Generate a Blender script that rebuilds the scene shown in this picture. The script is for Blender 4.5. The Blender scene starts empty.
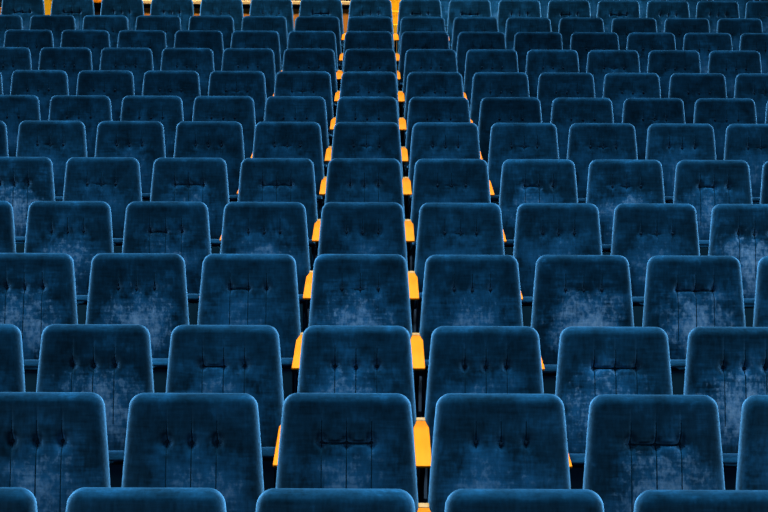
import bpy, bmesh, math, random
from mathutils import Vector, Matrix

random.seed(7)
C = bpy.context.scene.collection
SC = bpy.context.scene
R = math.radians

# ------------------------------------------------------------------ camera and the lie of the rows
P = 0.55                 # seat spacing, m
FPX = 1309.0             # focal length in pixels of a 768-wide frame
PITCH, YAW, ROLL = R(-11.5), R(-0.175), R(0.28)
CAM_ROT = Matrix.Rotation(YAW, 3, 'Z') @ Matrix.Rotation(R(90) + PITCH, 3, 'X') @ Matrix.Rotation(ROLL, 3, 'Z')

# per row: height of the backrest tops and sideways stagger, read off the photograph
TOP_Y = [488.8, 393.4, 325.6, 254.3, 202.4, 158.5, 122.2, 96.8, 71.8, 49.0, 31.4, 16.7, -0.7]
STAG = [-.230, -.212, -.182, -.1755, -.181, -.179, -.173, -.182, -.176, -.172, -.2155, -.203, -.2077]

def row_pos(k):
    """(x of the column between the yellow armrests, depth, height of backrest top) relative to the eye."""
    z = FPX * P * (0.00527 + 0.00124 * k) + .014
    ty = TOP_Y[k] if k < 13 else TOP_Y[12] - 17.0 * (k - 12)
    v = Vector((0, -(ty - 256) * z / FPX, -z))
    w = Matrix.Rotation(R(90) + PITCH, 3, 'X') @ v
    st = STAG[k] - (.006 if k > 4 else 0) if k < 13 else .545
    return st * P, w.y, w.z

BACK_H = 1.0             # backrest top above its floor
ROWS = [row_pos(k) for k in range(14)]
EYE = -(ROWS[1][2] - BACK_H)          # eye above the front floor
ROWS = [(x, y, z + EYE) for x, y, z in ROWS]
print('rows', [tuple(round(a, 3) for a in r) for r in ROWS], 'eye', EYE)

cam_d = bpy.data.cameras.new('camera')
cam = bpy.data.objects.new('camera', cam_d)
C.objects.link(cam)
cam_d.sensor_width = 36.0
cam_d.lens = FPX / 768.0 * 36.0
cam_d.clip_end = 200
cam.matrix_world = Matrix.Translation((0, 0, EYE)) @ CAM_ROT.to_4x4()
SC.camera = cam

def project(p):
    v = CAM_ROT.transposed() @ (Vector(p) - Vector((0, 0, EYE)))
    return 384 + FPX * v.x / -v.z, 256 - FPX * v.y / -v.z

# ------------------------------------------------------------------ materials
def mat(name):
    m = bpy.data.materials.new(name)
    m.use_nodes = True
    nt = m.node_tree
    for n in list(nt.nodes):
        nt.nodes.remove(n)
    out = nt.nodes.new('ShaderNodeOutputMaterial')
    b = nt.nodes.new('ShaderNodeBsdfPrincipled')
    nt.links.new(b.outputs[0], out.inputs[0])
    return m, nt, b

def node(nt, typ, **kw):
    n = nt.nodes.new(typ)
    for k, v in kw.items():
        if k.startswith('in_'):
            n.inputs[int(k[3:])].default_value = v
        else:
            setattr(n, k, v)
    return n

def math_node(nt, op, a, b=None, c=None, clamp=False):
    n = nt.nodes.new('ShaderNodeMath')
    n.operation = op
    n.use_clamp = clamp
    for i, v in enumerate((a, b, c)):
        if v is None:
            continue
        if isinstance(v, (int, float)):
            n.inputs[i].default_value = v
        else:
            nt.links.new(v, n.inputs[i])
    return n.outputs[0]

VELVET_DEEP = (0.0014, 0.0085, 0.0170, 1)
VELVET_MID = (0.0036, 0.0325, 0.075, 1)
RUBBED = (0.0100, 0.104, 0.262, 1)
WORN = (0.140, 0.275, 0.440, 1)
SHEEN = (0.072, 0.245, 0.460, 1)

def noise(nt, vec, scale, detail, rough, stretch=None, dist=0):
    L = nt.links.new
    if stretch:
        mp = node(nt, 'ShaderNodeMapping')
        mp.inputs['Scale'].default_value = stretch
        L(vec, mp.inputs[0]); vec = mp.outputs[0]
    n = node(nt, 'ShaderNodeTexNoise')
    n.inputs['Scale'].default_value = scale; n.inputs['Detail'].default_value = detail
    n.inputs['Roughness'].default_value = rough; n.inputs['Distortion'].default_value = dist
    L(vec, n.inputs[0])
    return n.outputs[0]

def remap(nt, v, a, b, c=0., d=1.):
    r = node(nt, 'ShaderNodeMapRange')
    for i, x in enumerate((a, b, c, d)):
        r.inputs[i + 1].default_value = x
    nt.links.new(v, r.inputs[0])
    return r.outputs[0]

def mixc(nt, f, a, b):
    m = node(nt, 'ShaderNodeMix', data_type='RGBA')
    for sock, v in (('Factor', f), ('A', a), ('B', b)):
        if isinstance(v, tuple):
            m.inputs[sock].default_value = v
        else:
            nt.links.new(v, m.inputs[sock])
    return m.outputs['Result']

def velvet(name, worn):
    m, nt, b = mat(name)
    L = nt.links.new
    tc = node(nt, 'ShaderNodeTexCoord')
    oi = node(nt, 'ShaderNodeObjectInfo')
    shift = math_node(nt, 'MULTIPLY', oi.outputs['Random'], 37.0)
    off = node(nt, 'ShaderNodeVectorMath', operation='ADD')
    comb = node(nt, 'ShaderNodeCombineXYZ')
    L(shift, comb.inputs[0]); L(shift, comb.inputs[2])
    L(tc.outputs['Object'], off.inputs[0]); L(comb.outputs[0], off.inputs[1])
    vec = off.outputs[0]
    n1 = noise(nt, vec, 9, 5, .6)                                   # brushed nap, in blotches
    nv = noise(nt, vec, 75, 3, .6, (1, 1, .10))                     # threads down the cloth
    nh = noise(nt, vec, 75, 3, .6, (.10, 1, 1))                     # threads across it
    weave = math_node(nt, 'ADD', nv, nh)                            # about 1
    fac = math_node(nt, 'ADD', math_node(nt, 'MULTIPLY', remap(nt, n1, .38, .66), .62), math_node(nt, 'MULTIPLY', remap(nt, weave, .72, 1.28), .38), clamp=True)
    col = mixc(nt, fac, VELVET_DEEP, VELVET_MID)
    if worn:
        at = node(nt, 'ShaderNodeAttribute', attribute_type='OBJECT', attribute_name='wear')
        wear = at.outputs['Fac']
        sep = node(nt, 'ShaderNodeSeparateXYZ'); L(tc.outputs['Object'], sep.inputs[0])
        rnd = math_node(nt, 'SUBTRACT', oi.outputs['Random'], .5)
        dx = math_node(nt, 'DIVIDE', math_node(nt, 'ADD', sep.outputs[0], math_node(nt, 'MULTIPLY', rnd, .09)), .150)
        dz = math_node(nt, 'DIVIDE', math_node(nt, 'SUBTRACT', sep.outputs[2], .665), .135)
        d2 = math_node(nt, 'ADD', math_node(nt, 'MULTIPLY', dx, dx), math_node(nt, 'MULTIPLY', dz, dz))
        g = math_node(nt, 'EXPONENT', math_node(nt, 'MULTIPLY', d2, -.7))
        # nap rubbed flat: a broad brighter blue
        br = math_node(nt, 'ADD', math_node(nt, 'MULTIPLY', g, .75), math_node(nt, 'MULTIPLY', n1, 1.1))
        br = math_node(nt, 'ADD', br, math_node(nt, 'MULTIPLY', weave, .35))
        br = math_node(nt, 'MULTIPLY', remap(nt, br, 1.02, 1.75), math_node(nt, 'ADD', math_node(nt, 'MULTIPLY', wear, .75), .25), clamp=True)
        col = mixc(nt, br, col, RUBBED)
        # pile worn away: pale flecks
        n3 = noise(nt, vec, 40, 7, .75, (1, 1, .75))
        s = math_node(nt, 'ADD', math_node(nt, 'MULTIPLY', g, .45), math_node(nt, 'MULTIPLY', n3, 1.35))
        s = math_node(nt, 'ADD', s, math_node(nt, 'MULTIPLY', n1, .7))
        s = math_node(nt, 'ADD', s, math_node(nt, 'MULTIPLY', weave, .40))
        s = math_node(nt, 'ADD', s, math_node(nt, 'MULTIPLY', wear, .30))
        s = math_node(nt, 'MULTIPLY', remap(nt, s, 1.92, 2.32), math_node(nt, 'MULTIPLY', g, 2.2, clamp=True))
        s = math_node(nt, 'MULTIPLY', s, math_node(nt, 'ADD', math_node(nt, 'MULTIPLY', wear, .8), .05), clamp=True)
        col = mixc(nt, s, col, WORN)
    # each seat faded a little differently
    vary = math_node(nt, 'ADD', math_node(nt, 'MULTIPLY', oi.outputs['Random'], .5), .75)
    sc = node(nt, 'ShaderNodeVectorMath', operation='SCALE')
    L(col, sc.inputs[0]); L(vary, sc.inputs['Scale'])
    col = sc.outputs[0]
    L(col, b.inputs['Base Color'])
    b.inputs['Roughness'].default_value = 1
    b.inputs['Specular IOR Level'].default_value = 0
    sh = node(nt, 'ShaderNodeBsdfSheen', distribution='ASHIKHMIN')
    sh.inputs['Roughness'].default_value = .45
    L(mixc(nt, remap(nt, weave, .75, 1.25), tuple(c * .7 for c in SHEEN[:3]) + (1,), tuple(c * 1.25 for c in SHEEN[:3]) + (1,)), sh.inputs['Color'])
    add = node(nt, 'ShaderNodeAddShader')
    L(b.outputs[0], add.inputs[0]); L(sh.outputs[0], add.inputs[1])
    out = next(n for n in nt.nodes if n.type == 'OUTPUT_MATERIAL')
    L(add.outputs[0], out.inputs[0])
    bp = node(nt, 'ShaderNodeBump'); bp.inputs['Strength'].default_value = .2; bp.inputs['Distance'].default_value = .004
    L(n1, bp.inputs['Height']); L(bp.outputs[0], b.inputs['Normal'])
    return m

def plain(name, col, rough=.6, spec=.3, var=.25, scale=30, stretch=(1, 1, 1)):
    m, nt, b = mat(name)
    L = nt.links.new
    tc = node(nt, 'ShaderNodeTexCoord')
    mp = node(nt, 'ShaderNodeMapping'); mp.inputs['Scale'].default_value = stretch
    L(tc.outputs['Object'], mp.inputs[0])
    n = node(nt, 'ShaderNodeTexNoise'); n.inputs['Scale'].default_value = scale; n.inputs['Detail'].default_value = 5
    L(mp.outputs[0], n.inputs[0])
    mix = node(nt, 'ShaderNodeMix', data_type='RGBA')
    mix.inputs['A'].default_value = (*[c * (1 - var) for c in col], 1)
    mix.inputs['B'].default_value = (*[min(1, c * (1 + var)) for c in col], 1)
    L(n.outputs[0], mix.inputs['Factor'])
    L(mix.outputs['Result'], b.inputs['Base Color'])
    b.inputs['Roughness'].default_value = rough
    b.inputs['Specular IOR Level'].default_value = spec
    return m

M_BACK = velvet('worn_blue_velvet', True)
M_SEAT = velvet('blue_velvet', False)
M_SEAM_SHADE = plain('seam_shade', (.0020, .0170, .0350), 1, 0)  # shade down in the pleats and tucks, put in as a dark colour
M_BUTTON = plain('button_cloth', (.003, .014, .030), .95, .05)
M_BOARD = plain('seat_board_paint', (.010, .052, .088), .8, .05, .3, 14, (1, 1, .15))
M_METAL = plain('black_metal', (.002, .004, .007), .9, .03)
M_WOOD = plain('yellow_lacquered_wood', (.60, .152, .0008), .6, .04, .14, 26, (1, .12, 1))
M_STEP = plain('yellow_step_wood', (.80, .36, .008), .6, .04, .2, 18, (.3, 1, 1))
M_CAP = plain('pale_wood', (.36, .20, .05), .5, .25, .2, 40)
M_CARPET = plain('dark_carpet', (.006, .012, .020), .95, .05, .4, 60)
M_PANEL = plain('orange_wood', (.60, .19, .018), .5, .25, .35, 9, (3, 3, .35))
M_RAIL = plain('light_wood', (.80, .46, .16), .5, .25, .2, 12, (.2, 1, 1))
M_GAP_SHADE = plain('gap_shade', (.012, .008, .006), .9, .05)  # shade in the partition's gap, put in as a dark colour
M_WALL = plain('dark_wall_paint', (.012, .022, .034), .9, .05)

# ------------------------------------------------------------------ mesh helpers
def link_mesh(name, bm, m, parent=None, smooth=True):
    bmesh.ops.recalc_face_normals(bm, faces=bm.faces)
    me = bpy.data.meshes.new(name)
    bm.to_mesh(me); bm.free()
    me.materials.append(m)
    for p in me.polygons:
        p.use_smooth = smooth
    o = bpy.data.objects.new(name, me)
    C.objects.link(o)
    if parent is not None:
        o.parent = parent
    return o

def box_bm(x0, x1, y0, y1, z0, z1, bev=0.0, seg=2, bm=None):
    own = bmesh.new()
    bmesh.ops.create_cube(own, size=1)
    for v in own.verts:
        v.co = Vector(((x0 + x1) / 2 + v.co.x * (x1 - x0), (y0 + y1) / 2 + v.co.y * (y1 - y0), (z0 + z1) / 2 + v.co.z * (z1 - z0)))
    if bev:
        bmesh.ops.bevel(own, geom=own.edges[:], offset=bev, segments=seg, profile=.5, affect='EDGES')
    if bm is None:
        return own
    t = bpy.data.meshes.new('t'); own.to_mesh(t); own.free()
    bm.from_mesh(t); bpy.data.meshes.remove(t)
    return bm

def profile_bm(pts, x0, x1, bev=0.0, seg=3):
    """A closed (y, z) outline drawn out along x."""
    bm = bmesh.new()
    a = [bm.verts.new((x0, y, z)) for y, z in pts]
    b = [bm.verts.new((x1, y, z)) for y, z in pts]
    n = len(pts)
    caps = [bm.faces.new(a), bm.faces.new(list(reversed(b)))]
    for i in range(n):
        bm.faces.new((a[i], b[i], b[(i + 1) % n], a[(i + 1) % n]))
    bmesh.ops.recalc_face_normals(bm, faces=bm.faces)
    if bev:
        edges = list({e for f in caps for e in f.edges})
        bmesh.ops.bevel(bm, geom=edges, offset=bev, segments=seg, profile=.5, affect='EDGES')
    return bm

# seat-local axes: x along the row, -y towards the camera, z up; the origin lies on the floor under the backrest top
RECL = R(13.5)
LEN = 0.60               # backrest length along its slope
TH = 0.048               # half thickness
BTN = [(-.089, .172), (0, .176), (.089, .172)]     # (x, distance below the top)

def half_width(s):
    t = min(s / .40, 1.0)
    return .2245 + .0340 * (t ** .80)

def back_point(x, s, d):
    """x along the row, s down the slope from the top, d out of the front face."""
    return Vector((x, -s * math.sin(RECL) - d * math.cos(RECL), BACK_H - s * math.cos(RECL) + d * math.sin(RECL)))

def backrest_bm(depth, crease, groove, lean):
    rc, re = .047, .036
    # columns: dense round the three pleats
    half = [0, .0025, .005, .0085, .013, .02, .03, .042, .055, .066, .074, .080, .084, .0868, .089, .0912, .094, .098, .104, .112, .122, .135, .15]
    inner = sorted({-x for x in half} | set(half))
    tail = [.22, .42, .60, .74, .84, .91, .96, .985, 1.0]
    rows = [0, .0015, .004, .008, .013, .019, .026, .034, .043, .054, .066, .08, .095, .11, .124, .136, .146, .154, .160, .165, .169, .1725, .176, .180, .185, .192, .2, .21,
            .222, .236, .252, .27, .29, .31, .335, .36, .39, .42, .45, .48, .51, .535, .555, .57, .582, .591, .597, .6]
    bm = bmesh.new()
    grid = {}
    XS = {}
    nr = len(rows)
    for j, s in enumerate(rows):
        w = half_width(s)
        if s < rc:
            w -= rc - math.sqrt(max(rc * rc - (rc - s) ** 2, 0))
        sb = LEN - s
        xs = [-(.15 + t * (w - .15)) for t in reversed(tail)] + inner + [.15 + t * (w - .15) for t in tail]
        XS[j] = xs
        for i, x in enumerate(xs):
            W = half_width(s)
            ax = abs(x)
            # distance to the outline
            if s < rc and ax > W - rc:
                e = rc - math.hypot(ax - (W - rc), rc - s)
            else:
                e = min(W - ax, s)
            e = max(min(e, sb), 0)
            if i in (0, len(xs) - 1) or j in (0, nr - 1):
                e = 0
            q = min(e / re, 1)
            prof = math.sqrt(max(1 - (1 - q) ** 2, 0))
            d = TH * prof
            # pad belly, then pleats and buttons
            d += .012 * prof * math.exp(-((s - .36) / .17) ** 2) * (1 - (x / .27) ** 2)
            tuft = 0
            for n, (bx, bs) in enumerate(BTN):
                A = depth[n]
                tuft += A * math.exp(-((x - bx) ** 2 / (2 * .013 ** 2) + (s - bs) ** 2 / (2 * .017 ** 2)))
                g = math.exp(-((x - bx) ** 2) / (2 * .0027 ** 2))
                up = max(0, min(1, (s - .03) / .11)) if s < bs else max(0, 1 - (s - bs) / .30) * .75
                tuft += groove * g * up
            for (xa, xb, A) in crease:
                inside = 1 if xa <= x <= xb else math.exp(-(min(abs(x - xa), abs(x - xb)) / .012) ** 2)
                tuft += A * inside * math.exp(-((s - .175) ** 2) / (2 * .0045 ** 2))
            d -= tuft * prof
            d += lean * x * prof
            grid[i, j, 0] = bm.verts.new(back_point(x, s, d))
            if 0 < i < len(xs) - 1 and 0 < j < nr - 1:
                grid[i, j, 1] = bm.verts.new(back_point(x, s, -.036 * prof))
            else:
                grid[i, j, 1] = grid[i, j, 0]
    nc = len(xs)
    for j in range(nr - 1):
        for i in range(nc - 1):
            for side in (0, 1):
                q = [grid[i, j, side], grid[i + 1, j, side], grid[i + 1, j + 1, side], grid[i, j + 1, side]]
                if len(set(q)) == 4:
                    f = bm.faces.new(q)
                    if side == 0:
                        xm, sm = .5 * (XS[j][i] + XS[j][i + 1]), .5 * (rows[j] + rows[j + 1])
                        # groove shade in dark colour: the three pleat seams, and the tuck between buttons
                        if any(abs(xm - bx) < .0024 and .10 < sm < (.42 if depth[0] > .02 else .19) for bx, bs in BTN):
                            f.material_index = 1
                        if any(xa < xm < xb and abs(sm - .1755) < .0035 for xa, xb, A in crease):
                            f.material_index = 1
    return bm

def cushion_bm():
    # tipped-up cushion: velvet wrapped over its upper (front) edge, forming a lip over the board
    pts = [(-.172, .13), (-.232, .13), (-.238, .14), (-.238, .497)]
    import math as _m
    cy, cz, ry, rz = -.220, .506, .050, .014
    for a in range(-80, 181, 20):
        pts.append((cy - ry * _m.cos(R(a)), cz + rz * _m.sin(R(a))))
    pts += [(-.171, .49), (-.168, .40)]
    return profile_bm(pts, -.247, .247, .012, 3)

def board_bm():
    bm = box_bm(-.226, .226, -.262, -.236, .14, .482, .004, 2)
    return bm

ARM_SLOPE = R(-7)
def arm_pt(x, t, up):
    """t: distance forward from the armrest's rear end; up: above its top."""
    return Vector((P / 2 + x, -.119 - t * math.cos(ARM_SLOPE) + up * math.sin(ARM_SLOPE), 0.631 + t * math.sin(ARM_SLOPE) + up * math.cos(ARM_SLOPE)))

def plan_bm(plan, up0, up1, bev):
    bm = bmesh.new()
    a = [bm.verts.new(arm_pt(x, t, up1)) for x, t in plan]
    b = [bm.verts.new(arm_pt(x, t, up0)) for x, t in plan]
    n = len(plan)
    bm.faces.new(a); bm.faces.new(list(reversed(b)))
    for i in range(n):
        bm.faces.new((a[i], a[(i + 1) % n], b[(i + 1) % n], b[i]))
    bmesh.ops.recalc_face_normals(bm, faces=bm.faces)
    if bev:
        bmesh.ops.bevel(bm, geom=bm.edges[:], offset=bev, segments=2, profile=.5, affect='EDGES')
    return bm

def armrest_bm():
    w = .0325
    return plan_bm([(-.0195, .034), (.0195, .034), (w - .005, .078), (w, .095), (w, .432), (w - .005, .438), (-w + .005, .438), (-w, .432), (-w, .095), (-w + .005, .078)], -.011, 0, .0025)

def cap_bm():
    return plan_bm([(-.0195, 0), (.0195, 0), (.0195, .032), (-.0195, .032)], -.015, .001, .003)

def standard_bm():
    # flat black side plate: foot, upright, and bearer under the armrest
    pts = [(-.10, 0), (-.42, 0), (-.42, .022), (-.32, .05), (-.315, .40), (-.44, .520), (-.44, .574), (-.12, .612), (-.09, .40)]
    return profile_bm(pts, P / 2 - .011, P / 2 + .011, .003, 2)

def button_bm():
    bm = bmesh.new()
    bmesh.ops.create_uvsphere(bm, u_segments=12, v_segments=8, radius=1)
    for v in bm.verts:
        v.co = Vector((v.co.x * .0085, v.co.y * .0045, v.co.z * .0085))
    return bm

VARIANTS = [   # tuft depth of the three buttons, creases (x from, to, depth), pleat depth
    dict(depth=(.028, .024, .028), crease=[], groove=.0050, lean=0.0),
    dict(depth=(.028, .022, .030), crease=[(-.089, .0, .010)], groove=.0050, lean=.01),
    dict(depth=(.016, .014, .015), crease=[], groove=.0040, lean=-.008),
    dict(depth=(.028, .024, .028), crease=[(-.089, .089, .009)], groove=.0050, lean=0.0),
    dict(depth=(.009, .010, .010), crease=[(-.03, .02, .004)], groove=.0040, lean=.006),
    dict(depth=(.004, .004, .004), crease=[], groove=.002, lean=.004),
]

def make_seat(var):
    root = bpy.data.objects.new('theatre_seat', None)
    root.empty_display_size = .1
    C.objects.link(root)
    bk = link_mesh('backrest', backrest_bm(**var), M_BACK, root)
    bk.data.materials.append(M_SEAM_SHADE)
    for n, (bx, bs) in enumerate(BTN):
        b = link_mesh('button', button_bm(), M_BUTTON, bk)
        d = TH + .008 - var['depth'][n] - sum(A for xa, xb, A in var['crease'] if xa <= bx <= xb) - .5 * var['groove'] + var['lean'] * bx
        b.location = back_point(bx, bs, d)
        b.rotation_euler = (-RECL, 0, 0)
    link_mesh('seat_cushion', cushion_bm(), M_SEAT, root)
    link_mesh('seat_board', board_bm(), M_BOARD, root, False)
    ar = link_mesh('armrest', armrest_bm(), M_WOOD, root, False)
    cp = link_mesh('armrest_cap', cap_bm(), M_CAP, ar, False)
    cp['label'] = 'pale rear end of the yellow armrest'
    link_mesh('side_standard', standard_bm(), M_METAL, root, False)
    return root

def copy_tree(o, parent=None):
    c = o.copy()
    C.objects.link(c)
    if parent is not None:
        c.parent = parent
    for ch in o.children:
        copy_tree(ch, c)
    return c

protos = [make_seat(v) for v in VARIANTS]
used = [False] * len(protos)

ORD = ['bottom', 'second', 'third', 'fourth', 'fifth', 'sixth', 'seventh', 'eighth', 'ninth', 'tenth', 'eleventh', 'twelfth', 'thirteenth', 'fourteenth']
NUM = ['', 'one', 'two', 'three', 'four', 'five', 'six', 'seven', 'eight', 'nine', 'ten', 'eleven']

# how rubbed the velvet of the nearer seats is (row, column) and which tufting they show
WEAR = {(1, -2): .62, (1, -1): .45, (1, 0): .50, (1, 1): .45, (1, 2): .85, (1, 3): .5,
        (2, -3): .3, (2, -2): .85, (2, -1): .55, (2, 0): .65, (2, 1): .55, (2, 2): .80, (2, 3): .95,
        (3, -3): .8, (3, -2): .85, (3, -1): .35, (3, 0): .75, (3, 1): .55, (3, 2): .95, (3, 3): .9,
        (4, -4): .4, (4, -3): .7, (4, -2): .6, (4, -1): .6, (4, 0): .3, (4, 1): .15, (4, 2): .3, (4, 3): .45, (4, 4): 1.0,
        (5, -4): .9, (5, -3): .3, (5, -2): .5, (5, -1): .2, (5, 0): .15, (5, 1): .15, (5, 2): .55, (5, 3): .65, (5, 4): .6}
STYLE = {(1, -2): 0, (1, -1): 0, (1, 0): 3, (1, 1): 2, (1, 2): 3, (2, -3): 0, (2, -2): 0, (2, -1): 1, (2, 0): 0, (2, 1): 0, (2, 2): 3, (2, 3): 0,
         (3, -3): 0, (3, -2): 2, (3, -1): 1, (3, 0): 4, (3, 1): 2, (3, 2): 4, (3, 3): 3, (4, -2): 1, (4, -3): 2, (4, 0): 2, (4, 1): 4, (4, 2): 2, (4, 3): 4}

def seat_label(k, c, wear):
    look = 'well-worn' if wear > .75 else ('rubbed' if wear > .45 else 'dark')
    row = 'bottom row' if k == 0 else '%s row from the bottom' % ORD[k]
    if c == 0:
        return '%s blue velvet seat between yellow armrests, %s' % (look, row)
    return '%s blue seat, %s, %s %s of the yellow-flanked column' % (look, row, NUM[abs(c)], 'right' if c > 0 else 'left')

def in_frame(x, y, zf):
    pts = [project((x + dx, y + dy, zf + dz)) for dx in (-.25, .25) for dy, dz in ((0, 1), (-.1, .6), (-.25, .5))]
    xs = [p[0] for p in pts]; ys = [p[1] for p in pts]
    return max(xs) > 0 and min(xs) < 768 and max(ys) > 0 and min(ys) < 512

rng = random.Random(11)
n_seats = 0
for k, (x0, y, zt) in enumerate(ROWS):
    zf = zt - BACK_H
    cols = [c for c in range(-12, 13) if in_frame(x0 + c * P, y, zf)]
    if k == 13:
        cols = [c for c in cols if c >= 1]
    cols = list(range(min(cols) - (k != 13), max(cols) + 2))     # one more at each end, for a step to the side
    for c in cols:
        v = STYLE.get((k, c), rng.choice([0, 0, 1, 2, 3, 4] if k < 6 or k == 12 else ([4, 4, 2] if k == 6 else [5, 5, 5, 4])))
        wear = WEAR.get((k, c), rng.uniform(.05, .4) if k > 5 else rng.uniform(.3, .8))
        if k == 12:
            wear = rng.uniform(.35, .6)
        if used[v]:
            s = copy_tree(protos[v])
        else:
            s = protos[v]; used[v] = True
        s.location = (x0 + c * P - (.011 if k == 2 and c < 0 else 0) + rng.uniform(-.0005, .0005), y + rng.uniform(-.004, .004), zf)
        s.rotation_euler = (0, 0, R(rng.uniform(-.08, .08)))
        s['label'] = seat_label(k, c, wear)
        s['category'] = 'seat'
        s['group'] = 'blue velvet theatre seats in rows'
        tip = rng.uniform(-.03, .008)
        for ch in s.children:
            if ch.name.startswith('backrest'):
                ch['wear'] = wear
            elif ch.name.startswith(('seat_cushion', 'seat_board')):
                ch.location.z = tip         # not every seat tips up quite as far
        n_seats += 1
print('seats', n_seats)

# ------------------------------------------------------------------ the hall: stepped floor, walls
XW = 8.5
bm = bmesh.new()
prof = []
ys0 = ROWS[0][1] - 1.6
prof.append((ys0 - 6, ROWS[0][2] - BACK_H))
for k in range(14):
    z = ROWS[k][2] - BACK_H
    if k:
        edge = ROWS[k][1] - .70
        prof.append((edge, prof[-1][1])); prof.append((edge, z))
prof.append((ROWS[13][1] + 3.2, prof[-1][1]))
va = [bm.verts.new((-XW, y, z)) for y, z in prof]
vb = [bm.verts.new((XW, y, z)) for y, z in prof]
for i in range(len(prof) - 1):
    bm.faces.new((va[i], vb[i], vb[i + 1], va[i + 1]))
fl = link_mesh('floor', bm, M_CARPET, None, False)
fl['kind'] = 'structure'

yb = ROWS[13][1] + 3.2
zb = prof[-1][1]
def struct(name, *b, m=M_WALL):
    o = link_mesh(name, box_bm(*b), m, None, False)
    o['kind'] = 'structure'
    return o
struct('wall_back', -XW - .2, XW + .2, yb, yb + .2, -1, 9)
struct('wall_left', -XW - .2, -XW, ys0 - 6, yb, -1, 9)
struct('wall_right', XW, XW + .2, ys0 - 6, yb, -1, 9)
struct('ceiling', -XW - .2, XW + .2, ys0 - 6, yb + .2, 9, 9.2)

# ------------------------------------------------------------------ wood behind the top row
k13 = ROWS[13]
z13 = k13[2] - BACK_H
x12, y12, zt12 = ROWS[12]
def world_at(px, py, y):
    """The point at depth y seen at a pixel (to read sizes off the photograph)."""
    d = CAM_ROT @ Vector(((px - 384) / FPX, -(py - 256) / FPX, -1))
    t = y / d.y
    return Vector((d.x * t, y, EYE + d.z * t))

YP = y12 + .62          # the partition stands close behind the top row
px0 = world_at(-40, 5, YP).x
px1 = world_at(352, 5, YP).x
ztop = world_at(220, 0.5, YP).z
zlow = world_at(220, 4.5, YP).z
zrec = world_at(220, 8.5, YP).z

def group_thing(name, loc, label, cat):
    o = bpy.data.objects.new(name, None)
    o.empty_display_size = .1
    C.objects.link(o)
    o.location = loc
    o['label'] = label; o['category'] = cat
    return o

def part(name, b, m, root, bev=.004):
    bm_ = box_bm(*b, bev)
    for v in bm_.verts:
        v.co -= root.location
    return link_mesh(name, bm_, m, root, False)

zfl = z13                # its foot stands on the top step
part_root = group_thing('wooden_partition', (0.5 * (px0 + px1), YP, zfl), 'orange wooden partition with pale top rail behind the left half of the top row', 'partition')
xd0, xd1 = world_at(82, 5, YP).x, world_at(104, 5, YP).x
part('panel', (xd1, px1, YP, YP + .04, zfl, zrec), M_PANEL, part_root)
part('panel', (px0, xd0, YP, YP + .04, zfl, zrec), M_PANEL, part_root)
part('recess_shade', (px0, px1, YP + .05, YP + .08, zfl, zlow + .01), M_GAP_SHADE, part_root)  # dark sheet standing in for the shadow gap under the rail
part('top_rail', (xd1, px1, YP - .05, YP + .10, zlow, ztop), M_RAIL, part_root, .008)
part('top_rail', (xd0, xd1, YP + .0, YP + .09, zlow + .012, ztop - .005), M_WOOD, part_root, .004)
xp = world_at(46, 5, YP - .04).x
part('post', (xp - .07, xp + .07, YP - .09, YP - .01, zfl, ztop + .14), M_STEP, part_root, .006)

# flight of yellow wooden steps seen between two seats of the top row
xs0, xs1 = world_at(386, 15, YP).x, world_at(403, 15, YP).x
st = group_thing('wooden_steps', (.5 * (xs0 + xs1), YP, zfl), 'bright yellow wooden steps behind the gap beside the partition', 'steps')
zz = zfl
for i, py in enumerate((24.5, 11, -3, -16)):
    ya = YP - .02 + i * .16
    ztp = world_at(394, py, ya).z
    part('step', (xs0, xs1, ya, ya + .15, zfl, ztp), M_STEP, st, .006)

# post beside the far end of the top row
xq = world_at(741.5, 4, YP + .5).x
pz = world_at(741.5, 8, YP + .5).z
po = link_mesh('wooden_post', box_bm(xq - .05, xq + .05, YP + 1.2, YP + 1.3, z13, pz + 1.0, .006), M_WOOD, None, False)
po['label'] = 'yellow wooden post behind the far right of the top row'
po['category'] = 'post'

# ------------------------------------------------------------------ light
def area(name, loc, aim, sx, sy, power, col=(1, 1, 1)):
    l = bpy.data.lights.new(name, 'AREA')
    l.shape = 'RECTANGLE'; l.size = sx; l.size_y = sy; l.energy = power; l.color = col
    o = bpy.data.objects.new(name, l)
    C.objects.link(o)
    o.location = loc
    o.rotation_euler = (Vector(aim) - Vector(loc)).to_track_quat('-Z', 'Y').to_euler()
    return o

# five battens of house lights under the ceiling, tipped a little towards the stage, and a weak light from the stage
for i, (yl, e) in enumerate(((2.5, 900), (6.5, 760), (10.5, 620), (14.5, 560), (18.5, 600))):
    o = area('house_light', (0, yl + 2.2, 8.6), (0, yl - .6, 0), 17, 1.2, e * 1.28, (.82, .93, 1))
    o.data.spread = R(110)
area('stage_light', (0, -2.0, 4.2), (0, 6, .5), 10, 2, 110, (.82, .93, 1))

o = area('rear_wood_fill', (-.8, YP - 2.2, 7.2), (-.8, YP, z13 + .9), 9, .4, 110, (1, .93, .82))  # added warm fill, out of view, to brighten the wood behind the top row
o.data.spread = R(50)

w = bpy.data.worlds.new('world')
SC.world = w
w.use_nodes = True
bg = w.node_tree.nodes['Background']
bg.inputs[0].default_value = (.35, .6, 1, 1)
bg.inputs[1].default_value = .12

vs = SC.view_settings
vs.view_transform = 'Standard'
vs.look = 'None'
vs.gamma = 1
vs.exposure = 0.0
